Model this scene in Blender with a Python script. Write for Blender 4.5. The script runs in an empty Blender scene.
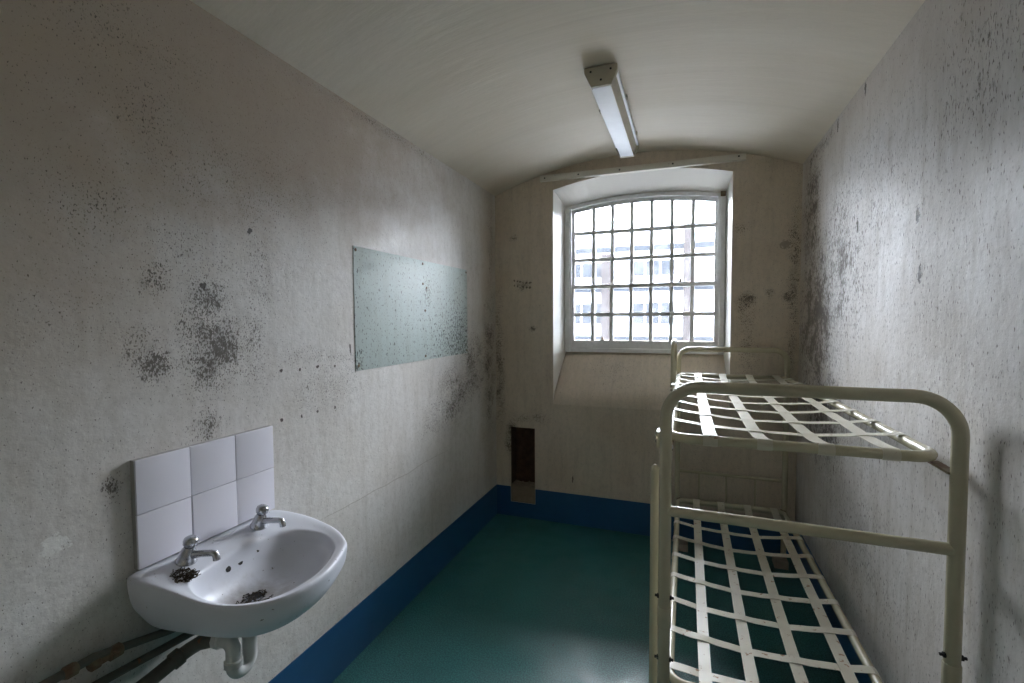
import bpy, bmesh, math, random
from mathutils import Vector, Matrix
random.seed(7)
scene = bpy.context.scene
COL = scene.collection
PI = math.pi

# ------------------------------------------------------------------ camera
F, YAW, PIT, ROL = 471.92, 0.355, 0.045, -0.005
CAMP = Vector((1.4005, 0.0, 1.5323))
W, D, HS = 2.064, 3.413, 2.49          # room width, end wall distance, springing height
BACK = -0.62                            # wall behind the camera
fw = Vector((-math.sin(YAW)*math.cos(PIT), math.cos(YAW)*math.cos(PIT), -math.sin(PIT)))
r0 = Vector((math.cos(YAW), math.sin(YAW), 0)); u0 = r0.cross(fw)
rr = math.cos(ROL)*r0 + math.sin(ROL)*u0
uu = -math.sin(ROL)*r0 + math.cos(ROL)*u0
cd = bpy.data.cameras.new('camera'); cam = bpy.data.objects.new('camera', cd); COL.objects.link(cam)
cd.sensor_width = 36; cd.sensor_fit = 'HORIZONTAL'; cd.lens = F/1024*36; cd.clip_start = .02
cam.matrix_world = Matrix(((rr.x, uu.x, -fw.x, CAMP.x), (rr.y, uu.y, -fw.y, CAMP.y), (rr.z, uu.z, -fw.z, CAMP.z), (0, 0, 0, 1)))
scene.camera = cam

# ------------------------------------------------------------------ light
SKY = 46.0
wd = bpy.data.worlds.new('sky'); scene.world = wd; wd.use_nodes = True
wd.node_tree.nodes['Background'].inputs[0].default_value = (.93, .93, 1.0, 1)
wd.node_tree.nodes['Background'].inputs[1].default_value = SKY
pl = bpy.data.lights.new('window_portal', 'AREA'); pl.shape = 'RECTANGLE'; pl.size = 1.12; pl.size_y = 1.14
pl.cycles.is_portal = True
po = bpy.data.objects.new('window_portal', pl); COL.objects.link(po)
po.location = (1.068, D+.36, 1.88); po.rotation_euler = (-PI/2, 0, 0)
vs = scene.view_settings
scene.display_settings.display_device = 'sRGB'
vs.view_transform = 'Standard'; vs.look = 'None'; vs.gamma = 1; vs.use_curve_mapping = False
vs.exposure = 0.64
scene.cycles.use_denoising = True
scene.cycles.max_bounces = 12; scene.cycles.diffuse_bounces = 8; scene.cycles.transparent_max_bounces = 12
scene.cycles.sample_clamp_indirect = 6

# ------------------------------------------------------------------ node helpers
class NT:
    def __init__(s, name):
        s.m = bpy.data.materials.new(name); s.m.use_nodes = True
        s.t = s.m.node_tree; s.n = s.t.nodes; s.b = s.n['Principled BSDF']; s.out = s.n['Material Output']
        s.pos = s.n.new('ShaderNodeNewGeometry').outputs['Position']
    def set(s, sock, v):
        if isinstance(v, bpy.types.NodeSocket): s.t.links.new(v, sock)
        elif isinstance(v, (tuple, list)) and len(v) == 3 and sock.type == 'RGBA': sock.default_value = (*v, 1)
        else: sock.default_value = v
    def math(s, op, a, b=0.0, clamp=False):
        n = s.n.new('ShaderNodeMath'); n.operation = op; n.use_clamp = clamp
        s.set(n.inputs[0], a); s.set(n.inputs[1], b); return n.outputs[0]
    def vm(s, op, a, b=(0, 0, 0)):
        n = s.n.new('ShaderNodeVectorMath'); n.operation = op
        s.set(n.inputs[0], a); s.set(n.inputs[1], b)
        return n.outputs['Value'] if op in ('LENGTH', 'DISTANCE', 'DOT_PRODUCT') else n.outputs[0]
    def noise(s, vec, scale, detail=3, rough=.55):
        n = s.n.new('ShaderNodeTexNoise'); s.set(n.inputs['Vector'], vec)
        n.inputs['Scale'].default_value = scale; n.inputs['Detail'].default_value = detail; n.inputs['Roughness'].default_value = rough
        return n.outputs['Fac']
    def step(s, v, a, b, lo=0.0, hi=1.0):
        n = s.n.new('ShaderNodeMapRange'); n.interpolation_type = 'SMOOTHSTEP'
        s.set(n.inputs['Value'], v); n.inputs['From Min'].default_value = a; n.inputs['From Max'].default_value = b
        n.inputs['To Min'].default_value = lo; n.inputs['To Max'].default_value = hi
        return n.outputs['Result']
    def mix(s, f, a, b, mode='MIX'):
        n = s.n.new('ShaderNodeMix'); n.data_type = 'RGBA'; n.blend_type = mode
        s.set(n.inputs['Factor'], f)
        s.set(n.inputs[6], a); s.set(n.inputs[7], b); return n.outputs[2]
    def bump(s, h, strength=.3, dist=.003):
        n = s.n.new('ShaderNodeBump'); s.set(n.inputs['Height'], h)
        n.inputs['Strength'].default_value = strength; n.inputs['Distance'].default_value = dist
        s.t.links.new(n.outputs[0], s.b.inputs['Normal'])
    def fin(s, col, rough=.5, metal=0.0, spec=.5):
        s.set(s.b.inputs['Base Color'], col); s.set(s.b.inputs['Roughness'], rough)
        s.b.inputs['Metallic'].default_value = metal; s.b.inputs['Specular IOR Level'].default_value = spec
        return s.m
    def objco(s):
        return s.n.new('ShaderNodeTexCoord').outputs['Object']

def wall_mat(name, axis, base, tint, blobs, spots=(), speck=.635, rough=.50, mold=(.060, .046, .034), grime=.25, streak=1.0, gain=.235, stains=(), fine=1.0, mk=.85, mottle=.30, spec=.5):
    """Painted plaster with mould. blobs: (u, v, ru, rv, amount) on the wall, u along it, v up."""
    t = NT(name)
    sep = t.n.new('ShaderNodeSeparateXYZ'); t.set(sep.inputs[0], t.pos)
    cmb = t.n.new('ShaderNodeCombineXYZ'); t.set(cmb.inputs[0], sep.outputs[0 if axis == 'x' else 1]); t.set(cmb.inputs[1], sep.outputs[2])
    uv = cmb.outputs[0]
    warp = t.noise(uv, 5, 3)
    wv = t.n.new('ShaderNodeCombineXYZ'); t.set(wv.inputs[0], t.math('MULTIPLY', warp, .16)); t.set(wv.inputs[1], t.math('MULTIPLY', t.noise(uv, 3.3, 3), .16))
    uw = t.vm('ADD', uv, t.vm('SUBTRACT', wv.outputs[0], (.08, .08, 0)))
    dens = None
    for (u, v, ru, rv, a) in blobs:
        d = t.vm('LENGTH', t.vm('MULTIPLY', t.vm('SUBTRACT', uw, (u, v, 0)), (1/ru, 1/rv, 0)))
        g = t.step(d, 1.15, 0.0, 0.0, a)
        dens = g if dens is None else t.math('MAXIMUM', dens, g)
    if dens is None: dens = 0.0
    sv = t.vm('MULTIPLY', uv, (1.0, 1.0/(1+.8*streak), 1))
    n1 = t.noise(sv, 110*fine, 4, .65); n2 = t.noise(sv, 240*fine, 2, .5); n3 = t.noise(sv, 40*fine, 5, .7)
    nn = t.math('MAXIMUM', n1, n2)
    nn = t.math('MAXIMUM', nn, t.math('SUBTRACT', n3, .03))
    clump = t.step(t.noise(uv, 8, 5, .65), .30, .70)
    drive = t.math('ADD', nn, t.math('MULTIPLY', t.math('MULTIPLY', dens, t.math('ADD', t.math('MULTIPLY', clump, .8), .40)), gain))
    mask = t.step(drive, speck, speck+.11, 0, mk)
    smudge = t.math('MULTIPLY', t.math('MULTIPLY', dens, t.step(t.noise(uv, 14, 6, .7), .30, .74)), .46, True)
    grn = t.math('MULTIPLY', t.step(t.noise(t.vm('MULTIPLY', uv, (9, 1.3, 1)), 2.2, 5, .65), .42, .80), grime)
    patch = t.step(t.noise(uv, 2.1, 4, .6), .35, .65)
    col = t.mix(patch, base, tint)
    col = t.mix(t.math('MULTIPLY', t.noise(uv, 260, 2), .16), col, (.30, .26, .20))
    col = t.mix(t.math('MULTIPLY', t.step(t.noise(sv, 48, 6, .72), .44, .70), mottle), col, (.33, .295, .26))
    col = t.mix(grn, col, (.27, .23, .17))
    for (u, v, ru, rv, c, amt) in stains:     # broad old damp and nicotine staining
        d = t.vm('LENGTH', t.vm('MULTIPLY', t.vm('SUBTRACT', uw, (u, v, 0)), (1/ru, 1/rv, 0)))
        d = t.math('ADD', d, t.math('MULTIPLY', t.math('SUBTRACT', t.noise(uv, 3.5, 6, .7), .5), 1.1))
        col = t.mix(t.step(d, 1.15, .35, 0, amt), col, c)
    us = t.vm('ADD', uv, t.vm('MULTIPLY', t.vm('SUBTRACT', wv.outputs[0], (.08, .08, 0)), (.25, .25, 0)))
    rag = t.math('MULTIPLY', t.math('SUBTRACT', t.noise(uv, 70, 3), .5), 2.2)
    for (u, v, ru, rv, c, amt) in spots:      # chips, filler and scuffs with a shape of their own
        d = t.vm('LENGTH', t.vm('MULTIPLY', t.vm('SUBTRACT', us, (u, v, 0)), (1/ru, 1/rv, 0)))
        d = t.math('ADD', d, rag)
        col = t.mix(t.step(d, 1.0, .75, 0, amt), col, c)
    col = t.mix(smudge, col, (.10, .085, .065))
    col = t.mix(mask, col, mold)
    h = t.math('ADD', t.math('MULTIPLY', t.noise(uv, 45, 4, .6), 1.0), t.math('MULTIPLY', t.noise(uv, 9, 3), 1.6))
    t.bump(h, .35, .004)
    rg = t.math('ADD', t.math('MULTIPLY', mask, .4), t.math('ADD', t.math('MULTIPLY', patch, .12), rough), True)
    return t.fin(col, rg, spec=spec)

def paint(name, col, rough=.4, var=.15, col2=None, scale=8, bump=.1, metal=0.0, chips=None, chip_thr=.70, spec=.5, local=True):
    t = NT(name); co = t.objco() if local else t.pos
    c = t.mix(t.math('MULTIPLY', t.step(t.noise(co, scale, 5, .6), .3, .72), var if col2 is None else 1.0), col, col2 or tuple(k*.6 for k in col))
    if chips:
        c = t.mix(t.step(t.noise(co, 38, 4, .6), chip_thr, chip_thr+.04, 0, .9), c, chips)
    if bump: t.bump(t.noise(co, 70, 3), bump, .001)
    return t.fin(c, rough, metal, spec)

M = {}
CREAM = (.52, .475, .37); PALE = (.60, .585, .53)
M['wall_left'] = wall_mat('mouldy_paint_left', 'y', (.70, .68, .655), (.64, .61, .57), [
    (1.075, 1.46, .17, .20, 1.0), (1.06, 1.60, .12, .12, .8), (.895, 1.64, .075, .07, .85), (.87, 1.44, .09, .10, .85),
    (1.04, 1.225, .08, .09, .75), (.79, 1.07, .035, .05, .9), (.88, 2.12, .17, .16, .30), (.77, 1.83, .15, .16, .34),
    (1.05, 2.0, .30, .22, .26), (1.3, 1.95, .35, .30, .22), (1.0, 1.75, .22, .14, .34), (1.26, 1.70, .12, .22, .42), (1.22, 1.45, .10, .25, .45), (1.55, 1.38, .45, .05, .40), (1.6, 1.25, .3, .16, .33),
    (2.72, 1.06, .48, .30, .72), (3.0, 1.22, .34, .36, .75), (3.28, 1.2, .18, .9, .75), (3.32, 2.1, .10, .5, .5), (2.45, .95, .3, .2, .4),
    (.72, 1.55, .2, .2, .14), (.85, 2.3, .3, .12, .25), (2.0, 2.47, .8, .04, .4)],
    spots=[(.651, 1.0, .030, .028, (.80, .79, .75), .8), (1.09, 1.615, .03, .02, (.78, .77, .74), .8), (1.04, 1.64, .012, .012, (.03, .025, .02), .9),
           (1.213, 1.84, .010, .010, (.03, .025, .02), .9), (1.71, 1.41, .007, .03, (.05, .04, .03), .9), (2.0, .718, .75, .0022, (.30, .26, .21), .6)] + [(a, b, .007, .007, (.05, .03, .025), .95) for a, b in ((1.324, 1.35), (1.322, 1.169), (1.418, 1.165), (1.508, 1.164), (1.607, 1.163), (1.424, 1.344), (1.514, 1.347), (1.613, 1.342))],
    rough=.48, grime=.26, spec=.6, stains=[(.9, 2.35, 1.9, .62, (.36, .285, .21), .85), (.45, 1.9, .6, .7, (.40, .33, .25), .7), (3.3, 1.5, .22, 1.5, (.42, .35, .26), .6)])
M['wall_right'] = wall_mat('mouldy_paint_right', 'y', (.69, .67, .655), (.61, .58, .55), [
    (3.0, 1.50, .60, .65, 1.0), (2.85, 1.05, .60, .45, .9), (3.15, 2.1, .30, .5, .85), (2.6, 1.75, .6, .6, .66), (2.2, 1.95, .6, .5, .30),
    (1.8, 1.8, .6, .6, .20), (1.5, 2.15, .35, .3, .34), (2.3, 1.1, .6, .4, .34), (1.6, 1.2, .6, .5, .18), (3.0, 2.45, .4, .05, .7), (2.3, .6, .8, .5, .30), (1.3, .8, .6, .5, .12)],
    spots=[(a, b, .012, .03, (.05, .04, .03), .9) for a, b in ((2.314, 2.455), (2.688, 2.452), (3.208, 2.43), (1.813, 1.85), (2.364, 1.92), (1.786, 1.664))],
    rough=.54, grime=.46, streak=2.6, fine=.72, gain=.26, mk=.80, spec=.5, stains=[(3.2, 1.6, .4, 1.2, (.40, .33, .25), .6), (1.6, 2.5, 1.8, .35, (.42, .36, .29), .6)])
M['wall_end'] = wall_mat('stained_paint_end', 'x', (.64, .56, .455), (.58, .495, .39), [
    (.22, 1.808, .085, .05, .9), (.28, 1.46, .03, .035, .8), (1.75, 1.655, .08, .08, .85), (1.905, 1.67, .03, .04, .85), (2.0, 1.66, .05, .05, .8),
    (1.72, 2.14, .06, .05, .6), (1.77, 1.4, .10, .35, .5), (.12, .6, .06, .3, .8), (.2, .76, .12, .06, .7), (.03, 1.2, .06, .9, .65), (2.03, 1.7, .05, .9, .7),
    (.35, .80, .1, .06, .5), (.90, 1.12, .3, .15, .25), (.15, 2.16, .05, .03, .8)],
    spots=[(.155+.026*k, 1.835-.004*k+(-.035 if j else 0), .006+.003*((k*7+j*3) % 3), .008, (.07, .055, .04), .85) for k in range(6) for j in (0, 1) if (k+j) % 5 != 3] + [(.612, .345, .006, .03, (.06, .05, .04), .9), (1.98, 2.0, .03, .03, (.1, .09, .07), .5)], rough=.45, grime=.32)
M['ceiling'] = wall_mat('ceiling_paint', 'y', (.73, .665, .56), (.68, .61, .50), [], speck=.85, rough=.6, grime=.08, mottle=.05)
M['reveal'] = paint('reveal_paint', (.74, .72, .67), .45, .10, scale=5, bump=.15)
M['back_wall'] = paint('back_wall_paint', (.55, .52, .45), .5, .2, scale=3)
M['blue'] = paint('blue_skirting_paint', (.014, .085, .200), .38, .25, scale=6, bump=.15, chips=(.02, .03, .04), chip_thr=.73)
M['frame'] = paint('window_paint', (.82, .82, .82), .4, .25, scale=25, bump=.15, chips=(.20, .18, .15), chip_thr=.72)
M['cream'] = paint('cream_bed_paint', (.50, .46, .33), .26, .2, scale=10, bump=.04, chips=(.12, .06, .03), chip_thr=.735)
M['strap'] = paint('cream_strap_paint', (.56, .53, .43), .34, .15, scale=12, bump=.05, chips=(.26, .13, .06), chip_thr=.63)
M['rust'] = paint('rusty_steel', (.13, .070, .040), .75, .6, scale=30, bump=.3, col2=(.20, .16, .10))
M['dark'] = paint('dark_hole', (.012, .011, .010), .8, .2, bump=0)
M['chrome'] = paint('worn_chrome', (.50, .51, .53), .22, .4, scale=20, bump=.05, metal=.9)
M['tile'] = paint('white_tile_glaze', (.80, .79, .86), .16, .06, scale=3, bump=.01)
M['grout'] = paint('grout', (.40, .39, .37), .9, .3)
M['tan'] = paint('tan_fitting_paint', (.42, .38, .29), .5, .25, scale=12)
M['diffuser'] = paint('white_diffuser', (.70, .73, .78), .35, .2, scale=9, bump=.02)
M['wood'] = paint('old_wood', (.34, .29, .23), .8, .5, scale=14, bump=.3)
M['batten'] = paint('batten_paint', (.68, .65, .57), .5, .2, scale=14, bump=.2, chips=(.15, .12, .09), chip_thr=.70)
M['plaster'] = paint('bare_plaster', (.30, .24, .17), .9, .5, scale=20, bump=.5)
M['recess'] = paint('crumbling_brick', (.10, .055, .035), .95, .8, scale=22, bump=.8)
M['pipe'] = paint('old_pipe_paint', (.12, .115, .095), .6, .6, scale=30, bump=.25, chips=(.22, .10, .05), chip_thr=.64)
M['plastic'] = paint('grey_white_plastic', (.62, .62, .60), .4, .3, scale=18, bump=.05)
M['soil'] = paint('dry_dirt', (.05, .038, .025), .95, .5, scale=60, bump=.3)
def _porcelain():
    t = NT('porcelain'); p = t.pos
    c = t.mix(t.math('MULTIPLY', t.step(t.noise(p, 9, 5, .6), .5, .8), .15), (.66, .675, .73), (.44, .41, .38))
    d = t.vm('LENGTH', t.vm('MULTIPLY', t.vm('SUBTRACT', p, (.235, .99, .735)), (8.5, 7.5, 9.0)))
    d = t.math('ADD', d, t.math('MULTIPLY', t.math('SUBTRACT', t.noise(p, 22, 5, .65), .5), .8))
    c = t.mix(t.step(d, 1.0, .1, 0, .8), c, (.13, .095, .06))
    c = t.mix(t.step(t.noise(p, 85, 3), .70, .74, 0, .8), c, (.08, .06, .045))
    return t.fin(c, .36)
M['porcelain'] = _porcelain()
def _floor():
    t = NT('green_lino'); p = t.pos
    c = t.mix(t.step(t.noise(p, 160, 2), .38, .62), (.009, .078, .078), (.040, .180, .175))
    c = t.mix(t.step(t.noise(p, 2.5, 5, .65), .45, .75, 0, .5), c, (.014, .070, .068))
    c = t.mix(t.step(t.noise(p, 48, 3), .70, .74, 0, .8), c, (.015, .015, .014))
    t.bump(t.noise(p, 120, 2), .12, .001)
    return t.fin(c, t.step(t.noise(p, 6, 4), .3, .7, .30, .48))
M['floor'] = _floor()
def _board():
    t = NT('pale_blue_board'); p = t.pos
    sep = t.n.new('ShaderNodeSeparateXYZ'); t.set(sep.inputs[0], p)
    cmb = t.n.new('ShaderNodeCombineXYZ'); t.set(cmb.inputs[0], sep.outputs[1]); t.set(cmb.inputs[1], sep.outputs[2]); uv = cmb.outputs[0]
    d = t.vm('LENGTH', t.vm('MULTIPLY', t.vm('SUBTRACT', uv, (2.82, 1.36, 0)), (1.7, 2.3, 0)))
    g = t.step(d, 1.0, 0.0, 0, 1)
    for a in ((1.76, 1.33, 0), (2.38, 1.7, 0)):
        g = t.math('MAXIMUM', g, t.step(t.vm('LENGTH', t.vm('MULTIPLY', t.vm('SUBTRACT', uv, a), (14, 7, 0))), 1, 0, 0, .8))
    sv = t.vm('MULTIPLY', uv, (1, .55, 1))
    n = t.math('MAXIMUM', t.noise(sv, 75, 3, .6), t.math('SUBTRACT', t.noise(sv, 150, 2), .02))
    m = t.step(t.math('ADD', n, t.math('MULTIPLY', g, .12)), .592, .68, 0, .85)
    c = t.mix(t.step(t.noise(t.vm('MULTIPLY', uv, (1, .15, 1)), 26, 4), .4, .7, 0, .55), (.50, .58, .555), (.43, .49, .455))
    c = t.mix(m, c, (.03, .03, .026))
    return t.fin(c, .52)
M['board'] = _board()
def _glass():
    t = NT('dirty_glass'); n, l = t.n, t.t.links
    tr = n.new('ShaderNodeBsdfTransparent'); tr.inputs[0].default_value = (.93, .96, .97, 1)
    gl = n.new('ShaderNodeBsdfGlossy'); gl.inputs['Roughness'].default_value = .08
    df = n.new('ShaderNodeBsdfTranslucent'); df.inputs[0].default_value = (.8, .82, .84, 1)
    fr = n.new('ShaderNodeFresnel'); fr.inputs[0].default_value = 1.45
    m1 = n.new('ShaderNodeMixShader'); m2 = n.new('ShaderNodeMixShader')
    l.new(t.step(t.noise(t.pos, 11, 5, .65), .40, .80, .008, .03), m1.inputs[0]); l.new(tr.outputs[0], m1.inputs[1]); l.new(df.outputs[0], m1.inputs[2])
    l.new(fr.outputs[0], m2.inputs[0]); l.new(m1.outputs[0], m2.inputs[1]); l.new(gl.outputs[0], m2.inputs[2])
    l.new(m2.outputs[0], t.out.inputs[0]); return t.m
M['glass'] = _glass()
M['render'] = paint('pale_render', (.30, .32, .35), 1, .15, scale=1.2, bump=0)
M['band'] = paint('slate_band', (.0085, .0102, .0130), 1, .2, scale=3, bump=0, spec=0)
M['brick'] = paint('far_brick', (.0125, .0112, .0115), 1, .3, scale=9, bump=0, spec=0)
M['far_glass'] = paint('far_window_glass', (.0095, .0112, .0140), 1, .2, scale=3, bump=0, spec=0)
M['yard'] = paint('yard_ground', (.36, .35, .33), .9, .2, scale=1, bump=0)
M['corridor'] = paint('corridor_paint', (.55, .52, .46), .6, .1, scale=2, bump=0)

# ------------------------------------------------------------------ mesh helpers
def link(name, me, mat, parent=None, smooth=False):
    if mat is not None: me.materials.append(M[mat] if isinstance(mat, str) else mat)
    if smooth:
        for p in me.polygons: p.use_smooth = True
    o = bpy.data.objects.new(name, me); COL.objects.link(o)
    if parent: o.parent = parent
    return o
def bm_obj(name, bm, mat, parent=None, smooth=False, sharp=None):
    bmesh.ops.recalc_face_normals(bm, faces=bm.faces)
    if sharp is not None:
        smooth = True
        for e in bm.edges:
            if len(e.link_faces) == 2 and e.calc_face_angle(0) > sharp: e.smooth = False
    me = bpy.data.meshes.new(name); bm.to_mesh(me); bm.free()
    return link(name, me, mat, parent, smooth)
def empty(name, loc=(0, 0, 0)):
    o = bpy.data.objects.new(name, None); COL.objects.link(o); o.location = loc; o.empty_display_size = .05
    return o
def tag(o, label=None, cat=None, group=None, kind=None):
    if label: o['label'] = label
    if cat: o['category'] = cat
    if group: o['group'] = group
    if kind: o['kind'] = kind
    return o
def add_box(bm, a, b, bevel=0.0):
    c = [(a[i]+b[i])/2 for i in range(3)]; s = [abs(b[i]-a[i]) for i in range(3)]
    r = bmesh.ops.create_cube(bm, size=1, matrix=Matrix.Translation(c) @ Matrix.Diagonal((*s, 1)))
    if bevel:
        es = list({e for v in r['verts'] for e in v.link_edges})
        bmesh.ops.bevel(bm, geom=es, offset=bevel, segments=2, profile=.6, affect='EDGES')
def box(name, a, b, mat, parent=None, bevel=0.0):
    bm = bmesh.new(); add_box(bm, a, b, bevel)
    return bm_obj(name, bm, mat, parent, sharp=.6 if bevel else None)
def add_tube(bm, pts, rad, seg=12, closed=False, caps=True):
    P = [Vector(p) for p in pts]; n = len(P)
    R = rad if isinstance(rad, (list, tuple)) else [rad]*n
    T = []
    for i in range(n):
        a = P[(i-1) % n] if (closed or i > 0) else P[i]; b = P[(i+1) % n] if (closed or i < n-1) else P[i]
        T.append((b-a).normalized())
    ref = Vector((0, 0, 1)) if abs(T[0].z) < .9 else Vector((1, 0, 0))
    N = (ref - T[0]*ref.dot(T[0])).normalized(); rings = []
    for i in range(n):
        if i: N = (N - T[i]*N.dot(T[i])).normalized()
        B = T[i].cross(N)
        rings.append([bm.verts.new(P[i] + R[i]*(math.cos(2*PI*k/seg)*N + math.sin(2*PI*k/seg)*B)) for k in range(seg)])
    for i in range(n if closed else n-1):
        a, b = rings[i], rings[(i+1) % n]; off = 0
        if closed and i == n-1:
            off = min(range(seg), key=lambda o: (a[0].co - b[o].co).length)
        for k in range(seg): bm.faces.new((a[k], a[(k+1) % seg], b[(k+1+off) % seg], b[(k+off) % seg]))
    if caps and not closed:
        bm.faces.new(rings[0][::-1]); bm.faces.new(rings[-1])
def tube(name, pts, rad, mat, parent=None, seg=12, closed=False):
    bm = bmesh.new(); add_tube(bm, pts, rad, seg, closed); return bm_obj(name, bm, mat, parent, sharp=.9)
def add_lathe(bm, prof, base, axis=(0, 0, 1), seg=20):
    """prof: (radius, height) pairs along axis from base."""
    ax = Vector(axis).normalized(); q = Vector((0, 0, 1)).rotation_difference(ax).to_matrix(); b = Vector(base); rings = []
    for (r, h) in prof:
        rings.append([bm.verts.new(b + q @ Vector((r*math.cos(2*PI*k/seg), r*math.sin(2*PI*k/seg), h))) for k in range(seg)])
    for i in range(len(rings)-1):
        for k in range(seg): bm.faces.new((rings[i][k], rings[i][(k+1) % seg], rings[i+1][(k+1) % seg], rings[i+1][k]))
    bm.faces.new(rings[0][::-1]); bm.faces.new(rings[-1])
def lathe(name, prof, base, mat, parent=None, axis=(0, 0, 1), seg=20):
    bm = bmesh.new(); add_lathe(bm, prof, base, axis, seg); return bm_obj(name, bm, mat, parent, sharp=.7)
def prism(name, poly, d, mat, bevel=0.0, parent=None):
    """poly: 3D points of one planar face, pushed by vector d."""
    bm = bmesh.new(); a = [bm.verts.new(p) for p in poly]; b = [bm.verts.new(Vector(p)+Vector(d)) for p in poly]; n = len(poly)
    bm.faces.new(a[::-1]); bm.faces.new(b)
    for i in range(n): bm.faces.new((a[i], a[(i+1) % n], b[(i+1) % n], b[i]))
    if bevel: bmesh.ops.bevel(bm, geom=list(bm.edges), offset=bevel, segments=2, profile=.6, affect='EDGES')
    return bm_obj(name, bm, mat, parent, sharp=.5 if bevel else None)
def arc(c, r, a0, a1, n, ax, ay):
    c, ax, ay = Vector(c), Vector(ax), Vector(ay)
    return [c + r*(math.cos(a0+(a1-a0)*i/n)*ax + math.sin(a0+(a1-a0)*i/n)*ay) for i in range(n+1)]
def struct(o): o['kind'] = 'structure'; return o

# ------------------------------------------------------------------ room shell
struct(box('floor', (-.3, BACK-.3, -.12), (W+.3, D+.02, 0), 'floor'))
struct(box('wall_left', (-.3, BACK-.3, 0), (0, D+.5, 2.62), 'wall_left'))
struct(box('wall_right', (W, BACK-.3, 0), (W+.3, D+.5, 2.62), 'wall_right'))
VR, VX, VA = 2.83, W/2, 2.685
def vault(x): return VA - VR + math.sqrt(VR*VR-(x-VX)**2)
bm = bmesh.new(); NV = 40; rows = []
for y in (BACK-.3, D):
    lo = [bm.verts.new((W*i/NV, y, vault(W*i/NV))) for i in range(NV+1)]
    hi = [bm.verts.new((W*i/NV, y, 2.95)) for i in range(NV+1)]
    rows.append((lo, hi))
for i in range(NV):
    for a, b in ((rows[0][0], rows[1][0]), (rows[0][1], rows[1][1])): bm.faces.new((a[i], a[i+1], b[i+1], b[i]))
    for lo, hi in rows: bm.faces.new((lo[i], lo[i+1], hi[i+1], hi[i]))
for i in (0, NV): bm.faces.new((rows[0][0][i], rows[1][0][i], rows[1][1][i], rows[0][1][i]))
struct(bm_obj('ceiling', bm, 'ceiling', sharp=.6))

# end wall with the arched window opening and the vent recess cut out
WX0, WX1, WZ0, WZE, WZC = .464, 1.670, .900, 2.490, 2.565
RV = .30                                                    # depth of the reveal to the window
IX0, IX1, IZ0, IZE, IZC = .490, 1.650, 1.278, 2.420, 2.476  # opening at the window plane
def seg_arch(x, x0, x1, ze, zc):
    m = (x0+x1)/2; h = (x1-x0)/2; s = zc-ze; R = (h*h+s*s)/(2*s)
    return zc - R + math.sqrt(max(R*R-(x-m)**2, 0))
NX0, NX1, NZ0, NZ1 = .124, .318, .118, .703
TOPZ = 2.93; OUT = D+.50
NA = 24
xs = [0, NX0, NX1] + [WX0+(WX1-WX0)*i/NA for i in range(NA+1)] + [W]
bm = bmesh.new()
def q(*pts): bm.faces.new([bm.verts.new(p) for p in pts])
for i in range(len(xs)-1):
    a, b = xs[i], xs[i+1]
    if a >= WX0-1e-6 and b <= WX1+1e-6:
        q((a, D, 0), (b, D, 0), (b, D, WZ0), (a, D, WZ0))
        q((a, D, seg_arch(a, WX0, WX1, WZE, WZC)), (b, D, seg_arch(b, WX0, WX1, WZE, WZC)), (b, D, TOPZ), (a, D, TOPZ))
    elif abs(a-NX0) < 1e-6:
        q((a, D, 0), (b, D, 0), (b, D, NZ0), (a, D, NZ0)); q((a, D, NZ1), (b, D, NZ1), (b, D, TOPZ), (a, D, TOPZ))
    else:
        q((a, D, 0), (b, D, 0), (b, D, TOPZ), (a, D, TOPZ))
# outside skin around the opening
for (x0, x1, z0, z1) in ((-.3, IX0, -3, 4), (IX1, W+.3, -3, 4), (IX0, IX1, -3, IZ0), (IX0, IX1, 2.48, 4)):
    q((x0, OUT, z0), (x1, OUT, z0), (x1, OUT, z1), (x0, OUT, z1))
YI = D+RV
for i in range(NA):                                          # straight outer part of the soffit
    a, b = IX0+(IX1-IX0)*i/NA, IX0+(IX1-IX0)*(i+1)/NA
    za, zb = seg_arch(a, IX0, IX1, IZE, IZC), seg_arch(b, IX0, IX1, IZE, IZC)
    q((a, YI, za), (b, YI, zb), (b, OUT, 2.48), (a, OUT, 2.48))
q((IX0, YI, IZ0), (IX0, OUT, IZ0), (IX0, OUT, 2.48), (IX0, YI, IZE))
q((IX1, YI, IZ0), (IX1, OUT, IZ0), (IX1, OUT, 2.48), (IX1, YI, IZE))
q((IX0, YI, IZ0), (IX1, YI, IZ0), (IX1, OUT, IZ0), (IX0, OUT, IZ0))
bmesh.ops.remove_doubles(bm, verts=bm.verts, dist=1e-5)
wall_end = struct(bm_obj('wall_end', bm, 'wall_end'))
# splayed, whiter reveal: soffit, two jambs
bm = bmesh.new()
for i in range(NA):
    t0, t1 = i/NA, (i+1)/NA
    def P(t, inn):
        if inn: x = IX0+(IX1-IX0)*t; return (x, YI, seg_arch(x, IX0, IX1, IZE, IZC))
        x = WX0+(WX1-WX0)*t; return (x, D, seg_arch(x, WX0, WX1, WZE, WZC))
    q(P(t0, 0), P(t1, 0), P(t1, 1), P(t0, 1))
q((WX0, D, WZ0), (WX0, D, WZE), (IX0, YI, IZE), (IX0, YI, IZ0))
q((WX1, D, WZ0), (WX1, D, WZE), (IX1, YI, IZE), (IX1, YI, IZ0))
bm_obj('window_reveal', bm, 'reveal', wall_end)
bm = bmesh.new()
SP = [(0, .900), (.006, .935), (.020, .970), (.05, 1.010), (.12, 1.090), (RV, IZ0)]
for (y0, z0), (y1, z1) in zip(SP, SP[1:]):
    a0, a1 = WX0+(IX0-WX0)*y0/RV, WX0+(IX0-WX0)*y1/RV; b0, b1 = WX1+(IX1-WX1)*y0/RV, WX1+(IX1-WX1)*y1/RV
    q((a0, D+y0, z0), (b0, D+y0, z0), (b1, D+y1, z1), (a1, D+y1, z1))
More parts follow.
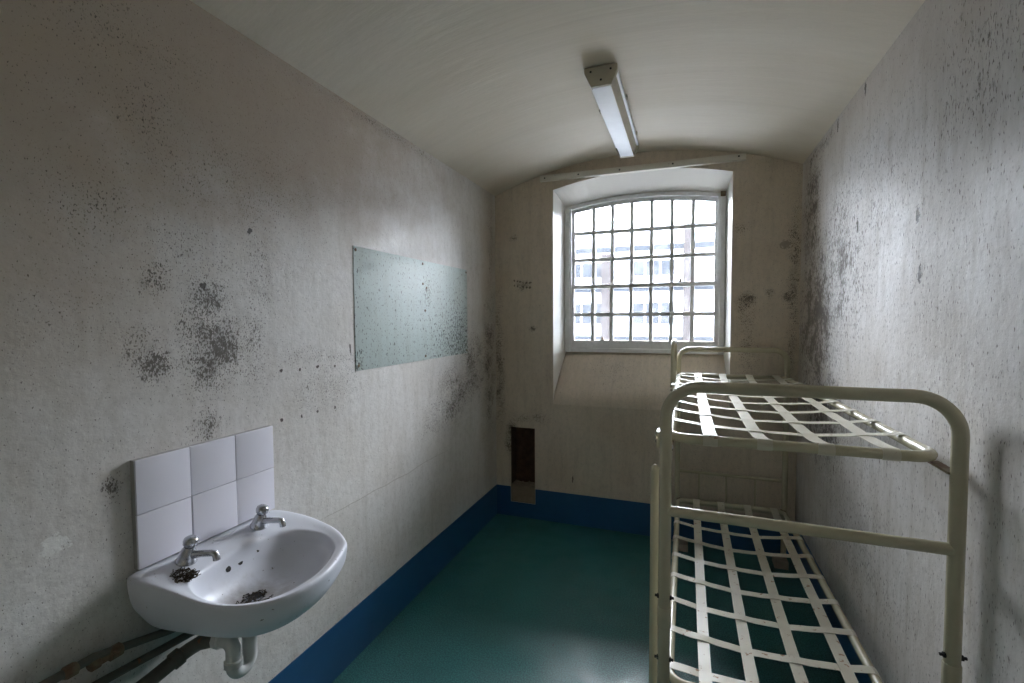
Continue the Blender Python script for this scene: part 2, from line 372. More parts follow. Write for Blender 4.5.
bmesh.ops.remove_doubles(bm, verts=bm.verts, dist=1e-5)
for f in bm.faces: f.smooth = True
bm_obj('sloping_sill', bm, 'wall_end', wall_end, smooth=True)

# wall behind the camera with an assumed open doorway, corridor and added fill light
bm = bmesh.new()
for (x0, x1, z0, z1) in ((-.05, .62, 0, 2.93), (1.44, W+.05, 0, 2.93), (.62, 1.44, 2.02, 2.93)):
    add_box(bm, (x0, BACK-.3, z0), (x1, BACK, z1))
struct(bm_obj('wall_back', bm, 'back_wall'))
bm = bmesh.new()
for a, b in (((-1.5, BACK-2.3, 0), (3.5, BACK-2.2, 2.95)), ((-1.6, BACK-2.3, 0), (-1.5, BACK-.3, 2.95)), ((3.5, BACK-2.3, 0), (3.6, BACK-.3, 2.95)),
             ((-1.6, BACK-2.3, 2.95), (3.6, BACK+.0, 3.05)), ((-1.6, BACK-2.3, -.12), (3.6, BACK-.301, 0)),
             ((-1.6, BACK-.31, 0), (-.29, BACK-.2, 2.95)), ((W+.29, BACK-.31, 0), (3.6, BACK-.2, 2.95))):
    add_box(bm, a, b)
struct(bm_obj('wall_corridor', bm, 'corridor'))
cl = bpy.data.lights.new('corridor_fill', 'AREA'); cl.shape = 'RECTANGLE'; cl.size = 1.2; cl.size_y = .3; cl.energy = 13; cl.color = (1.0, .93, .82)  # unseen area light without a fitting, added to fill the room through the doorway
co = bpy.data.objects.new('corridor_fill', cl); COL.objects.link(co); co.location = (1.03, BACK-1.2, 2.9)

# blue painted skirting band
BH = .233
struct(box('baseboard_left', (0, BACK, 0), (.004, D-.004, BH), 'blue'))
struct(box('baseboard_right', (W-.004, BACK, 0), (W, D-.004, BH), 'blue'))
bm = bmesh.new()
add_box(bm, (0, D-.004, 0), (NX0-.004, D, BH)); add_box(bm, (NX1+.004, D-.004, 0), (W, D, BH)); add_box(bm, (NX0-.004, D-.004, 0), (NX1+.004, D, NZ0-.004))
struct(bm_obj('baseboard_end', bm, 'blue'))

# vent recess low in the end wall
vent = tag(empty('vent_recess', (.221, D, NZ0)), 'dark crumbling vent recess low in the end wall beside the left corner', 'vent')
def under(o, root):
    o.parent = root; o.matrix_parent_inverse = Matrix.Translation(root.location).inverted(); return o
bm = bmesh.new(); ND = .13
N = 10
def rg(x, z): return (x, D+ND+random.uniform(-.018, .012), z)
g = [[bm.verts.new(rg(NX0+(NX1-NX0)*i/5, NZ0+(NZ1-NZ0)*j/N)) for j in range(N+1)] for i in range(6)]
for i in range(5):
    for j in range(N): bm.faces.new((g[i][j], g[i+1][j], g[i+1][j+1], g[i][j+1]))
under(bm_obj('back_face', bm, 'recess'), vent)
bm = bmesh.new()
for x in (NX0, NX1): q((x, D, NZ0), (x, D+ND+.02, NZ0), (x, D+ND+.02, NZ1), (x, D, NZ1))
q((NX0, D, NZ1), (NX1, D, NZ1), (NX1, D+ND+.02, NZ1), (NX0, D+ND+.02, NZ1))
q((NX0, D+.06, NZ0), (NX1, D+.06, NZ0), (NX1, D+.06, .23), (NX0, D+.06, .23)); q((NX0, D, NZ0), (NX1, D, NZ0), (NX1, D+ND+.02, NZ0), (NX0, D+ND+.02, NZ0))
under(bm_obj('recess_side', bm, 'recess'), vent)
under(prism('bare_plaster_sill', [(NX0+.001, D+.004, NZ0+.001), (NX1-.001, D+.004, NZ0+.001), (NX1-.001, D+.010, .236), (NX1-.05, D+.012, .246), (NX0+.06, D+.010, .238), (NX0+.001, D+.010, .25)], (0, .10, 0), 'plaster'), vent)
for (x, z, s) in ((.16, .252, .014), (.20, .25, .018), (.25, .253, .015), (.285, .248, .012)):
    bm = bmesh.new(); bmesh.ops.create_icosphere(bm, subdivisions=1, radius=s, matrix=Matrix.Translation((x, D+.06, z)))
    for v in bm.verts: v.co += Vector((random.uniform(-.004, .004) for _ in range(3)))
    under(bm_obj('rubble', bm, 'plaster'), vent)

# ------------------------------------------------------------------ window
win = struct(empty('window_1', (1.07, YI, IZ0)))
def wpart(o): return under(o, win)
YS = D+.285                                                 # inner face of the sashes
def warch(x, drop=0.0): return seg_arch(x, IX0, IX1, IZE, IZC)-drop
def arch_bar(name, x0, x1, up, lo, y0, y1, mat, n=20):
    bm = bmesh.new(); A = []
    for i in range(n+1):
        x = x0+(x1-x0)*i/n
        A.append([bm.verts.new((x, y, warch(x, d))) for y, d in ((y0, up), (y1, up), (y1, lo), (y0, lo))])
    for i in range(n):
        for k in range(4): bm.faces.new((A[i][k], A[i+1][k], A[i+1][(k+1) % 4], A[i][(k+1) % 4]))
    bm.faces.new(A[0]); bm.faces.new(A[-1][::-1])
    return bm_obj(name, bm, mat)
PX0, PX1 = .556, 1.582; NC = 7; PW = (PX1-PX0)/NC
ZR = [1.372, 1.573, 1.790, 2.005, 2.217]                    # pane row lines, bottom to top
for nm, x0, x1 in (('frame_jamb', IX0+.001, .530), ('frame_jamb', 1.608, IX1-.001)):
    wpart(box(nm, (x0, YS-.03, IZ0+.001), (x1, YI+.10, IZE-.02), 'frame', bevel=.003))
for x in (.534, 1.604):
    wpart(box('sash_stop', (x-.005, YS-.018, IZ0+.04), (x+.005, YS, 2.40), 'frame'))
wpart(arch_bar('frame_head', IX0+.001, IX1-.001, .002, .026, YS-.01, YI+.10, 'frame'))
wpart(prism('window_board', [(IX0+.002, YS-.012, IZ0+.001), (IX0+.002, YS-.012, IZ0+.030), (IX0+.002, YS-.004, IZ0+.034), (IX0+.002, YI+.10, IZ0+.034), (IX0+.002, YI+.10, IZ0+.001)], (IX1-IX0-.004, 0, 0), 'frame', .002))
# sash roots sit at the world origin of the window empty so that parts keep world coordinates
def make_root(name):
    e = empty(name, (0, 0, 0)); e.parent = win; e.matrix_parent_inverse = Matrix.Translation(win.location).inverted(); return e
def sub(o, r): o.parent = r; return o
up, low = make_root('upper_sash'), make_root('lower_sash')
YU, YL, TH = YS+.034, YS, .030
SX0, SX1 = .5305, 1.6075
for root, y, zb, zt in ((low, YL, IZ0+.028, ZR[2]), (up, YU, ZR[2], None)):
    sub(box('stile', (SX0, y, zb), (PX0, y+TH, (zt or 2.38)+.016), 'frame', bevel=.002), root)
    sub(box('stile', (PX1, y, zb), (SX1, y+TH, (zt or 2.38)+.016), 'frame', bevel=.002), root)
sub(box('bottom_rail', (SX0, YL-.001, IZ0+.028), (SX1, YL+TH, ZR[0]), 'frame', bevel=.003), low)
sub(box('meeting_rail', (SX0, YL-.002, ZR[2]-.014), (SX1, YL+TH, ZR[2]+.016), 'frame', bevel=.002), low)
sub(box('meeting_rail', (SX0, YU, ZR[2]-.012), (SX1, YU+TH, ZR[2]+.018), 'frame', bevel=.002), up)
sub(arch_bar('top_rail', SX0, SX1, .026, .052, YU, YU+TH, 'frame'), up)
BW = .0140
def vbar(x, z0, z1, y, root):
    bm = bmesh.new(); add_box(bm, (x-BW, y+.010, z0), (x+BW, y+TH, z1), .002); add_box(bm, (x-.007, y+.001, z0), (x+.007, y+.012, z1))
    sub(bm_obj('glazing_bar', bm, 'frame'), root)
def hbar(z, y, root):
    bm = bmesh.new(); add_box(bm, (PX0, y+.009, z-BW), (PX1, y+TH-.001, z+BW), .002); add_box(bm, (PX0, y+.002, z-.007), (PX1, y+.012, z+.007))
    sub(bm_obj('glazing_bar', bm, 'frame'), root)
for k in range(1, NC):
    x = PX0+PW*k
    vbar(x, ZR[0], ZR[2]-.014, YL, low); vbar(x, ZR[2]+.018, warch(x, .05), YU, up)
hbar(ZR[1], YL, low); hbar(ZR[3], YU, up); hbar(ZR[4], YU, up)
for r in range(5):
    for k in range(NC):
        x0, x1 = PX0+PW*k+.003, PX0+PW*(k+1)-.003
        y = (YL if r < 2 else YU)+.018; root = low if r < 2 else up
        z0 = ZR[r]+.002
        if r < 4: za = zb = ZR[r+1]-.002
        else: za, zb = warch(x0, .04), warch(x1, .04)
        sub(prism('pane', [(x0, y, z0), (x1, y, z0), (x1, y, zb), (x0, y, za)], (0, .004, 0), 'glass'), root)
for (x, z, y, r) in ((1.352, ZR[2]+.018, YL+.004, low), (.782, ZR[0]-.001, YL-.012, low)):
    bm = bmesh.new(); add_box(bm, (x-.018, y, z), (x+.018, y+.018, z+.007), .001); add_box(bm, (x-.008, y+.002, z+.006), (x+.008, y+.014, z+.026), .002)
    sub(bm_obj('sash_catch', bm, 'rust'), r)
wpart(box('blind_bracket', (1.613, YS-.052, 2.395), (1.646, YS-.031, 2.428), 'rust', bevel=.002))
wpart(box('blind_bracket', (.497, YS-.048, 2.30), (.508, YS-.031, 2.36), 'frame', bevel=.002))
wpart(tube('sash_cord', [(1.618, YS-.036, 2.40), (1.619, YS-.036, 1.9), (1.618, YS-.036, 1.34)], .004, 'frame', seg=6))

# ------------------------------------------------------------------ outside
gnd = box('courtyard_ground', (-40, D+.6, -3.2), (40, 40, -3.0), 'yard'); struct(gnd)
FY = 13.0
bld = tag(empty('prison_block', (0, FY, -3)), 'pale building with dark bands seen through the barred window', 'building')
under(box('wall', (-14, FY, -3), (16, FY+4, 4.0), 'render'), bld)
for z in (.95, 2.28, 3.35):
    under(box('string_course', (-14, FY-.08, z), (16, FY, z+.14), 'band'), bld)
for k, x in enumerate((-4.6, -2.9, -1.15, .55, 2.9, 4.6)):
    for z0, z1 in ((1.35, 2.05), (2.62, 3.15)):
        w_ = under(box('window', (x-.62, FY-.03, z0), (x+.62, FY, z1), 'render'), bld)
        for j in range(3):
            pn = box('pane', (x-.56+j*.38, FY-.045, z0+.07), (x-.56+j*.38+.34, FY-.03, z1-.07), 'far_glass')
            pn.parent = w_
under(box('brick_pier', (-.80, FY-.12, -3), (-.50, FY-.02, 3.3), 'brick'), bld)
under(tube('downpipe', [(1.40, FY-.16, -3), (1.40, FY-.16, 3.95)], .10, 'brick', seg=10), bld)

# ------------------------------------------------------------------ ceiling light and batten
lf = tag(empty('strip_light', (1.022, 2.7, 2.676)), 'unlit boxy fluorescent strip light with white diffuser on the vaulted ceiling', 'ceiling light')
LX, LY0, LY1, LZ1, LZ0 = 1.022, 2.185, 3.225, 2.676, 2.598
def sec(y, grow=0.0): return [(LX-.062-grow, y, LZ1), (LX+.062+grow, y, LZ1), (LX+.062+grow, y, LZ1-.012), (LX+.042+grow, y, LZ0+.004-grow), (LX-.042-grow, y, LZ0+.004-grow), (LX-.062-grow, y, LZ1-.012)]
under(prism('body', sec(LY0+.03), (0, LY1-LY0-.06, 0), 'tan'), lf)
for y in (LY0, LY1-.03):
    c = [(LX-.074, y, LZ1), (LX+.074, y, LZ1), (LX+.074, y, LZ1-.022), (LX+.046, y, LZ0), (LX-.046, y, LZ0), (LX-.074, y, LZ1-.022)]
    if y == LY0: c = [(a, b+(LZ1-z_)*.25, z_) for a, b, z_ in c]
    cap = under(prism('end_cap', c, (0, .03, 0), 'tan', .0015), lf)
    if y == LY0:
        for dx, dz in ((-.045, .018), (.045, .018), (0, .055)):
            s = lathe('screw', [(.005, 0), (.005, .002), (.003, .003)], (LX+dx, y+dz*.25-.0005, LZ1-dz), 'dark', axis=(0, -1, .1), seg=10)
            s.parent = cap
under(box('diffuser', (LX-.041, LY0+.032, LZ0-.002), (LX+.041, LY1-.032, LZ0+.003), 'diffuser', bevel=.001), lf)
for sx in (-1, 1):
    under(box('side_strip', (LX+sx*.066-.006, LY0+.032, LZ1-.021), (LX+sx*.066+.006, LY1-.032, LZ1-.003), 'diffuser', bevel=.001), lf)
for (dx, y) in ((.077, 2.50), (-.077, 2.62), (.077, 3.0)):
    under(box('fixing_clip', (LX+dx-.004, y, LZ1-.016), (LX+dx+.004, y+.03, LZ1-.001), 'tan'), lf)
bt = tag(empty('wall_batten', (1.06, D, 2.57)), 'long thin painted batten fixed across the end wall above the window', 'batten')
under(prism('board', [(.372, D-.034, 2.553), (1.742, D-.034, 2.548), (1.742, D-.034, 2.588), (.372, D-.034, 2.594)], (0, .0335, 0), 'batten', .002), bt)
for x in (.41, .66, .95, 1.30, 1.70):
    under(lathe('screw', [(.006, 0), (.006, .001), (.004, .002)], (x, D-.0345, 2.572), 'dark', axis=(0, -1, 0), seg=8), bt)

# ------------------------------------------------------------------ board on the left wall
nb = tag(empty('notice_board', (0, 2.32, 1.31)), 'pale blue-green mould-spotted panel screwed to the left wall', 'board')
under(prism('panel', [(.0005, 1.743, 1.306), (.0005, 2.900, 1.312), (.0005, 2.898, 1.872), (.0005, 1.741, 1.868)], (.003, 0, 0), 'board', .0008), nb)
for (y, z) in ((1.756, 1.852), (2.33, 1.852), (2.885, 1.855), (1.765, 1.33), (2.35, 1.332), (2.885, 1.332), (2.33, 1.74), (2.37, 1.72), (2.35, 1.59)):
    under(lathe('screw', [(.008, 0), (.007, .002), (.003, .003)], (.003, y, z), 'rust', axis=(1, 0, 0), seg=10), nb)

# ------------------------------------------------------------------ splashback
TY, TZ, TS = .8156, .8625, .150
sp = tag(empty('tile_splashback', (0, TY+.225, TZ)), 'two rows of square white glazed tiles above the wash basin', 'splashback')
under(box('backing', (.0005, TY+.001, TZ+.001), (.014, TY+.449, TZ+.299), 'grout'), sp)
for i in range(3):
    for j in range(2):
        o = under(box('tile', (.0135+.001*((i+j) % 2), TY+i*TS+.0012+.0012*(i == 1), TZ+j*TS+.001), (.0215+.001*((i+j) % 2), TY+(i+1)*TS-.0012, TZ+(j+1)*TS-.001), 'tile', bevel=.0015), sp)

# ------------------------------------------------------------------ wash basin
wb = tag(empty('wash_basin', (0, 1.045, .86)), 'dirty white porcelain wash basin with two chrome taps under white tiles', 'wash basin')
rim = [(.002, .790), (.03, .786), (.092, .788), (.188, .802), (.257, .812), (.327, .831), (.388, .862), (.428, .908), (.447, .975), (.442, 1.069), (.400, 1.180), (.365, 1.230), (.278, 1.284), (.179, 1.297), (.080, 1.285), (.002, 1.272)]
inn = [(.175, .848), (.222, .835), (.292, .845), (.345, .868), (.390, .912), (.411, .975), (.407, 1.062), (.365, 1.165), (.318, 1.215), (.255, 1.236), (.190, 1.215), (.145, 1.165), (.128, 1.09), (.126, 1.0), (.135, .92), (.150, .868)]
def crom(P, n, closed):
    out = []; L = len(P); segs = L if closed else L-1
    for k in range(n):
        f = k/n*segs if closed else k/(n-1)*segs
        i = min(int(f), segs-1); t = f-i
        g = lambda j: Vector(P[j % L]) if closed else Vector(P[max(0, min(L-1, j))])
        a, b, c, d = g(i-1), g(i), g(i+1), g(i+2)
        out.append(.5*((2*b)+(c-a)*t+(2*a-5*b+4*c-d)*t*t+(3*b-a-3*c+d)*t**3))
    return out
NO = 72
dense_r = crom(rim, 600, False)
back = [Vector((.002, 1.272+(.790-1.272)*i/120)) for i in range(1, 120)]
dense_o = dense_r + back
dense_i = crom(inn, 720, True)
CY, CX = 1.045, .245
def by_angle(P, n):                                          # one point per direction round the bowl
    res = []
    ang = [math.atan2(p.y-CY, p.x-CX) for p in P]
    for k in range(n):
        th = -PI+2*PI*k/n
        j = min(range(len(P)), key=lambda i: abs((ang[i]-th+PI) % (2*PI)-PI)); res.append(P[j])
    for c in P:
        if c is P[0] or c is P[599]:
            k = min(range(n), key=lambda i: (res[i]-c).length)
            if (res[k]-c).length < .05: res[k] = c
    return res
O_, I_ = by_angle(dense_o, NO), by_angle(dense_i, NO)
def zr(x):
    t = min(max((x-.03)/.3, 0), 1); return .858-.040*t*t*(3-2*t)
def shell(sy, sx, f):                                        # outer shell ring: back stays on the wall
    return [(max(p.x*sx, .002), 1.045+(p.y-1.045)*sy, f(p)) for p in O_]
def zmix(lo, t): return lambda p: lo + (zr(p.x)-lo)*t
rings = []
rings.append(shell(.14, .55, lambda p: .660))
rings.append(shell(.36, .62, lambda p: .663))
rings.append(shell(.60, .74, lambda p: .676+.03*(p.x < .05)))
rings.append(shell(.83, .86, lambda p: .698+.03*(p.x < .05)))
rings.append(shell(.94, .94, lambda p: .732+.020*(p.x < .05)))
rings.append(shell(.988, .982, lambda p: zr(p.x)-.060))
rings.append(shell(.998, .994, lambda p: zr(p.x)-.026))
rings.append(shell(1.0, 1.0, lambda p: zr(p.x)-.010))
rings.append(shell(.992, .992, lambda p: zr(p.x)-.002))
def lerp(t, dz=0.0): return [(max(a.x+(b.x-a.x)*t, .002), a.y+(b.y-a.y)*t, zr(a.x+(b.x-a.x)*t)+dz) for a, b in zip(O_, I_)]
rings.append(lerp(.20, 0)); rings.append(lerp(.45, -.002)); rings.append(lerp(.72, -.006)); rings.append(lerp(.92, -.007))
DX, DY = .225, 1.000
def bowl(s, zf): return [(DX+(CX-DX)*s+(b.x-CX)*s, DY+(CY-DY)*s+(b.y-CY)*s, zf(b)) for b in I_]
rings.append(bowl(1.0, lambda b: zr(b.x)-.013)); rings.append(bowl(.965, lambda b: zr(b.x)-.030))
rings.append(bowl(.90, lambda b: .785)); rings.append(bowl(.78, lambda b: .758)); rings.append(bowl(.58, lambda b: .738)); rings.append(bowl(.34, lambda b: .729)); rings.append(bowl(.12, lambda b: .725))
bm = bmesh.new(); V = [[bm.verts.new(p) for p in r] for r in rings]
for i in range(len(V)-1):
    for k in range(NO): bm.faces.new((V[i][k], V[i][(k+1) % NO], V[i+1][(k+1) % NO], V[i+1][k]))
bm.faces.new(V[0][::-1]); bm.faces.new(V[-1])
bowl_o = under(bm_obj('bowl', bm, 'porcelain', smooth=True), wb)
sm = bowl_o.modifiers.new('smooth', 'SUBSURF'); sm.levels = 1; sm.render_levels = 2
under(lathe('drain', [(.026, 0), (.026, .003), (.020, .004), (.019, .001)], (DX, DY, .7255), 'chrome', seg=24), wb)
under(lathe('drain_hole', [(.018, 0), (.018, .0005)], (DX, DY, .7275), 'dark', seg=20), wb)
for (x, y, z, r) in ((.1335, .988, .800, .0085), (.131, 1.030, .800, .0085), (.133, 1.092, .807, .0045)):
    under(lathe('overflow_hole', [(r, -.004), (r, .0015), (r*.6, .0016)], (x, y, z), 'dark', axis=(.93, 0, .36), seg=16), wb)
def tap(y, ang):
    root = make_part('tap', wb); x = .072; bz = zr(x)-.004
    d = Vector((math.cos(ang), math.sin(ang), 0))
    def s(o): o.parent = root; return o
    ln = d*.30+Vector((0, 0, 1)); ln.normalize()
    bm = bmesh.new(); add_lathe(bm, [(.027, 0), (.027, .003), (.024, .007), (.021, .020), (.019, .034), (.0155, .040), (.0135, .046)], (x, y, bz), ln, 20)
    s(bm_obj('body', bm, 'chrome', sharp=.9))
    kb = Vector((x, y, bz))+ln*.045
    bm = bmesh.new(); add_lathe(bm, [(.011, 0), (.014, .003), (.0185, .008), (.020, .016), (.0185, .024), (.013, .029), (.004, .031)], kb, ln, 16)
    s(bm_obj('knob', bm, 'chrome', sharp=.9))
    p0 = Vector((x, y, bz+.018)); pts = [p0, p0+d*.02+Vector((0, 0, .003)), p0+d*.05+Vector((0, 0, .008)), p0+d*.080+Vector((0, 0, .011)), p0+d*.092+Vector((0, 0, .010)), p0+d*.096+Vector((0, 0, 0)), p0+d*.0965+Vector((0, 0, -.007))]
    s(tube('spout', pts, [.013, .0115, .0095, .0088, .0095, .0098, .0098], 'chrome', seg=14))
def make_part(name, root):
    e = empty(name); e.parent = root; e.matrix_parent_inverse = Matrix.Translation(root.location).inverted(); return e
tap(.908, .22); tap(1.150, .10)

# dirt left in and on the basin
def dirt(name, label, c, rx, ry, n, zf, mat='soil'):
    bm = bmesh.new()
    for _ in range(n):
        a, r = random.uniform(0, 2*PI), math.sqrt(random.random()); x, y = c[0]+rx*r*math.cos(a), c[1]+ry*r*math.sin(a); z = zf(x, y)
        if random.random() < .5:
            L, th = random.uniform(.006, .016), random.uniform(0, PI)
            dv = Vector((math.cos(th), math.sin(th), random.uniform(-.1, .3)))*L; add_tube(bm, [Vector((x, y, z+.002)), Vector((x, y, z+.002))+dv], .0011, 5)
        else:
            s = random.uniform(.0018, .0045); bmesh.ops.create_icosphere(bm, subdivisions=1, radius=s, matrix=Matrix.Translation((x, y, z+s*.5)) @ Matrix.Diagonal((1, random.uniform(.6, 1.3), .6, 1)))
    return tag(bm_obj(name, bm, mat), label, 'dirt', kind='stuff')
dirt('dirt_pile', 'small heap of dry dirt beside the nearer tap on the basin', (.125, .862), .035, .030, 170, lambda x, y: zr(x)-.006)
dirt('dirt_residue', 'dark dry dirt lying around the basin drain', (.235, .985), .045, .045, 90, lambda x, y: .7290)

# waste trap and pipes
wt = tag(empty('waste_trap', (.22, 1.0, .6)), 'white plastic waste trap hanging below the wash basin', 'waste pipe')
X0, YD, YT = .235, .968, .916
pts = [Vector((X0, YD, .655)), Vector((X0, YD, .63))] + arc((X0, (YD+YT)/2, .580), (YD-YT)/2, 0, -PI, 12, (0, 1, 0), (0, 0, 1)) + [Vector((X0, YT, .600)), Vector((X0, YT, .630))]
pts += [Vector((X0-.006, YT-.001, .643)), Vector((X0-.018, YT-.002, .6495)), Vector((X0-.056, YT-.006, .648))]
under(tube('trap_pipe', pts, .0190, 'plastic', seg=16), wt)
for (p, ax) in (((X0, YD, .640), (0, 0, 1)), ((X0, YT, .580), (0, 0, 1)), ((X0-.036, YT-.004, .6495), (-1, -.1, -.05))):
    under(lathe('coupling_nut', [(.021, 0), (.0245, .003), (.0245, .018), (.021, .021)], p, 'plastic', axis=ax, seg=10), wt)
wp = tag(empty('waste_pipe', (.06, .8, .6)), 'dull dark waste pipe running low along the wall below the basin', 'pipe')
a0 = Vector((X0-.060, YT-.007, .647))
under(tube('pipe', [a0, (.125, .902, .630), (.095, .895, .610), (.080, .875, .598), (.075, .80, .582), (.07, .5, .545), (.06, .1, .49), (.055, BACK+.02, .38)], .019, 'pipe', seg=14), wp)
under(lathe('coupling_nut', [(.021, 0), (.025, .003), (.025, .024), (.021, .027)], (.080, .880, .599), 'pipe', axis=(-.05, -1, -.20), seg=10), wp)
for (nm, z0, z1, x, y0, lab, valve) in (('supply_pipe', .652, .712, .036, .95, 'upper thin supply pipe with a valve on the wall below the basin', True), ('supply_pipe', .612, .640, .036, .96, 'lower thin supply pipe between the valve pipe and the waste pipe', False)):
    s_ = tag(empty(nm, (x, .8, z0)), lab, 'pipe')
    under(tube('pipe', [(x, y0, z0), (x, y0-.06, z0+.005), (x, .70, z1-.006), (x, .4, z1), (x, BACK+.02, z1)], .0105, 'pipe', seg=10), s_)
    if valve:
        v_ = under(lathe('valve', [(.012, 0), (.017, .004), (.017, .030), (.012, .034), (.012, .05), (.016, .053), (.016, .070), (.012, .073)], (x, .76, .690), 'rust', axis=(0, -1, 0), seg=10), s_)
        h_ = box('valve_lever', (x+.012, .732, .692), (x+.034, .740, .702), 'rust', bevel=.002); h_.parent = v_
        under(lathe('compression_nut', [(.012, 0), (.016, .004), (.016, .024), (.012, .028)], (x, .665, .706), 'rust', axis=(0, -1, 0), seg=8), s_)

# ------------------------------------------------------------------ bunk bed
bed = tag(empty('bunk_bed', (1.67, 2.4, 0)), 'cream steel bunk bed with bare woven strap bases against the right wall', 'bunk bed')
NXL, NXR, NY = 1.346, 2.030, 1.45
FXL, FXR, FY_ = 1.350, 1.988, 3.335
RT = .0172
def hoop(xl, xr, y, top, rc, z0=0.0):
    return [Vector((xl, y, z0)), Vector((xl, y, (z0+top-rc)*.5)), Vector((xl, y, top-rc-.02))] + arc((xl+rc, y, top-rc), rc, PI, PI/2, 10, (1, 0, 0), (0, 0, 1)) \
        + arc((xr-rc, y, top-rc), rc, PI/2, 0, 10, (1, 0, 0), (0, 0, 1)) + [Vector((xr, y, top-rc-.02)), Vector((xr, y, (z0+top-rc)*.5)), Vector((xr, y, z0))]
under(tube('end_frame', hoop(NXL, NXR, NY, 1.338, .095), RT, 'cream', seg=18), bed)
under(tube('end_frame', hoop(FXL, FXR, FY_, 1.336, .075, .05), RT*.95, 'cream', seg=16), bed)
under(tube('cross_bar', [(NXL, NY, .966), (NXR, NY, .960)], .0155, 'cream', seg=16), bed)
under(tube('headboard_rail', [(FXL, FY_, .515), (FXR, FY_, .512)], .010, 'cream', seg=10), bed)
under(tube('headboard_rail', [(FXL, FY_, .300), (FXR, FY_, .300)], .0085, 'cream', seg=10), bed)
for px in (1.488, 1.652, 1.822):
    under(tube('headboard_rod', [(px, FY_, .30), (px, FY_, .513)], .0062, 'cream', seg=8), bed)
for (x, y) in ((NXL, NY), (NXR, NY)):
    under(lathe('sleeve', [(RT+.0006, 0), (RT+.0022, .002), (RT+.0022, .060), (RT+.0006, .062)], (x, y, .610), 'cream', seg=18), bed)
for (x, y, z, sx) in ((NXL, NY, .705, -1), (NXL, NY, .515, -1), (NXL, NY, .705, 1), (NXL, NY, .515, 1), (NXR, NY, .692, -1), (NXR, NY, .692, 1)):
    under(lathe('bolt', [(.007, 0), (.007, .005), (.004, .006), (.004, .012)], (x+sx*(RT-.002), y-.004, z), 'dark', axis=(sx, 0, 0), seg=8), bed)
def sagf(x, y, L):
    u = (x-L['xl'])/(L['xr']-L['xl']); v = (y-L['y0'])/(L['y1']-L['y0'])
    e = min(v, 1-v)*(L['y1']-L['y0'])
    return -L['sag']*4*u*(1-u)*(1-math.exp(-max(e, 0)/.10)) if 0 < u < 1 else 0.0
def strip(name, path, side, width, parent, th=.0016):
    """flat steel strap along path; side = unit vector across it."""
    bm = bmesh.new(); side = Vector(side)*width/2; R = []
    P = [Vector(p) for p in path]
    for i, p in enumerate(P):
        t = (P[min(i+1, len(P)-1)]-P[max(i-1, 0)]).normalized(); nrm = t.cross(side).normalized()*th/2
        R.append([bm.verts.new(p+side+nrm), bm.verts.new(p-side+nrm), bm.verts.new(p-side-nrm), bm.verts.new(p+side-nrm)])
    for i in range(len(R)-1):
        for k in range(4): bm.faces.new((R[i][k], R[i][(k+1) % 4], R[i+1][(k+1) % 4], R[i+1][k]))
    bm.faces.new(R[0]); bm.faces.new(R[-1][::-1])
    o = bm_obj(name, bm, 'strap', sharp=.6); o.parent = parent; return o
def bed_base(z, y0, y1, xl, xr0, xr1, cross_y, long_x, sag):
    root = make_part('mattress_base', bed); rt = .0150; rc = .055
    L = dict(xl=xl, xr=(xr0+xr1)/2, y0=y0, y1=y1, sag=sag)
    def XR(y): return xr0+(xr1-xr0)*(y-y0)/(y1-y0)
    pts = arc((xl+rc, y0+rc, z), rc, PI, 1.5*PI, 8, (1, 0, 0), (0, 1, 0)) + arc((xr0-rc, y0+rc, z), rc, 1.5*PI, 2*PI, 8, (1, 0, 0), (0, 1, 0)) \
        + arc((xr1-rc, y1-rc, z), rc, 0, PI/2, 8, (1, 0, 0), (0, 1, 0)) + arc((xl+rc, y1-rc, z), rc, PI/2, PI, 8, (1, 0, 0), (0, 1, 0))
    o = tube('side_tube', pts, rt, 'cream', seg=14, closed=True); o.parent = root
    zt = z+rt+.0012; wr = rt+.0014
    def weave(a, centers, par):
        s = 0.0
        for k, c in enumerate(centers):
            s += (1 if (k+par) % 2 == 0 else -1)*.0030*math.exp(-((a-c)/.030)**2)
        return s
    for j, y in enumerate(cross_y):
        xr = XR(y); L['xr'] = xr
        path = [(xl+wr*math.cos(a), y, z+wr*math.sin(a)) for a in [PI*1.45-PI*.95*i/9 for i in range(10)]]
        n = 48
        for i in range(1, n):
            x = xl+(xr-xl)*i/n; path.append((x, y, zt+sagf(x, y, L)+weave(x, long_x, j+1)))
        path += [(xr+wr*math.cos(a), y, z+wr*math.sin(a)) for a in [PI*.5-PI*.95*i/9 for i in range(10)]]
        strip('cross_strap', path, (0, 1, 0), .036, root)
    L['xr'] = (xr0+xr1)/2
    for i_, x in enumerate(long_x):
        path = [(x, y0+wr*math.cos(a), z+wr*math.sin(a)) for a in [PI*1.45-PI*.95*i/9 for i in range(10)]]
        n = 110
        for i in range(1, n):
            y = y0+(y1-y0)*i/n; path.append((x, y, zt+sagf(x, y, L)+weave(y, cross_y, i_)))
        path += [(x, y1+wr*math.cos(a), z+wr*math.sin(a)) for a in [PI*.5-PI*.95*i/9 for i in range(10)]]
        strip('long_strap', path, (1, 0, 0), .040, root)
    return root
LX_ = [1.470, 1.615, 1.767, 1.915]
bed_base(1.168, 1.525, 3.270, 1.356, 2.020, 1.975, [1.735+.2*k for k in range(8)], LX_, .028)
bed_base(.347, 1.578, 3.245, 1.358, 1.998, 1.972, [1.640+.2015*k for k in range(8)], LX_, .030)
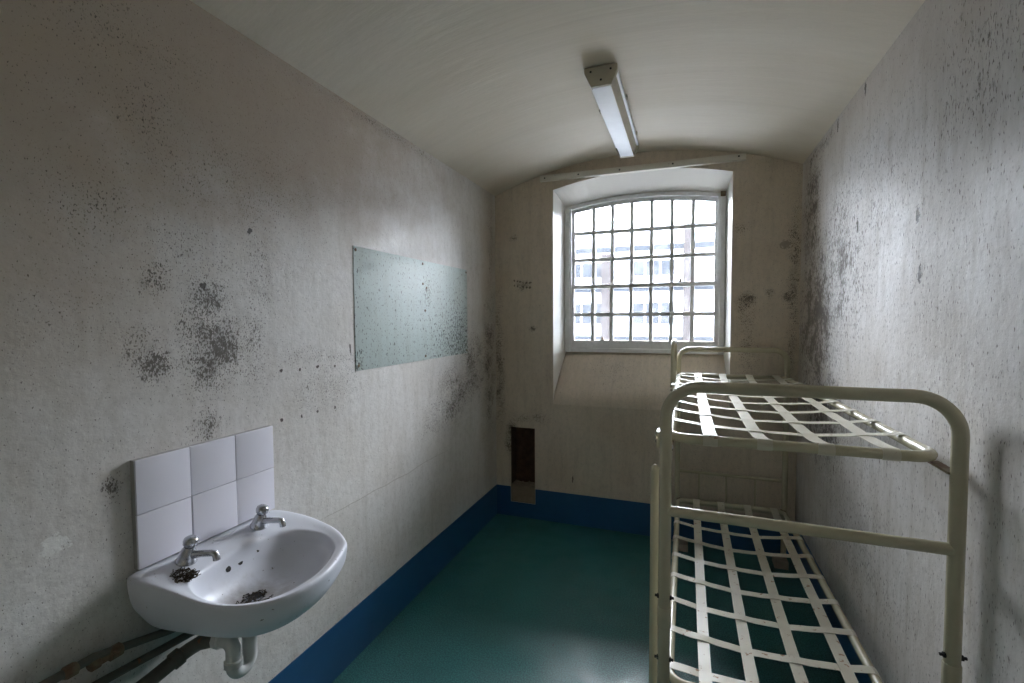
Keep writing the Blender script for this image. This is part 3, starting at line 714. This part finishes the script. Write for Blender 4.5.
# corner brackets that carry the bases on the posts
for z in (1.168, .347):
    for (x, y, yb, s) in ((NXL, NY, 1.56, 1), (NXR, NY, 1.56, -1), (FXL, FY_, 3.22, 1), (FXR, FY_, 3.22, -1)):
        xa, xb = (x-.004, x+.020) if s > 0 else (x-.022, x+.004)
        bm = bmesh.new(); add_box(bm, (xa, min(y, yb), z-.0215), (xb, max(y, yb), z-.0155), .001)
        under(bm_obj('bracket', bm, 'rust'), bed)
for (x, y, z) in ((1.322, 1.535, 1.165), (1.334, 2.62, 1.172), (1.334, 3.18, 1.172)):
    o = under(box('side_bracket', (x-.006, y-.03, z-.028), (x+.010, y+.03, z+.022), 'cream', bevel=.002), bed)
    for dz in (-.012, .010):
        b_ = lathe('bolt', [(.006, 0), (.006, .003), (.003, .004)], (x-.0055, y-.008, z+dz), 'dark', axis=(-1, -.6, 0), seg=8); b_.parent = o
def side_hoop(x, ya, yb, top, z0, r, rc):
    pts = [Vector((x, ya, z0)), Vector((x, ya, top-rc-.02))] + arc((x, ya+rc, top-rc), rc, PI, PI/2, 8, (0, 1, 0), (0, 0, 1)) + arc((x, yb-rc, top-rc), rc, PI/2, 0, 8, (0, 1, 0), (0, 0, 1)) + [Vector((x, yb, top-rc-.02)), Vector((x, yb, z0))]
    under(tube('side_hoop', pts, r, 'cream', seg=14), bed)
under(tube('side_post', [(1.313, 1.50, .02), (1.313, 1.50, .6), (1.313, 1.50, 1.066), (1.313, 1.50, 1.076), (1.313, 1.50, 1.083), (1.313, 1.50, 1.086)], [.013, .013, .013, .0115, .008, .003], 'cream', seg=14), bed)
side_hoop(1.326, 2.98, 3.29, 1.395, 1.12, .0150, .05)
for k, (x, y) in enumerate(((1.385, 3.30), (1.960, 3.27))):
    tag(box('wooden_block', (x-.038, y-.05, 0), (x+.038, y+.05, .048), 'wood', bevel=.003),
        ('worn wooden block on the floor under the far bed leg beside the open floor', 'worn wooden block on the floor under the far bed leg by the right wall')[k], 'wood block', 'blocks under the bed legs')
bpy.context.view_layer.update()
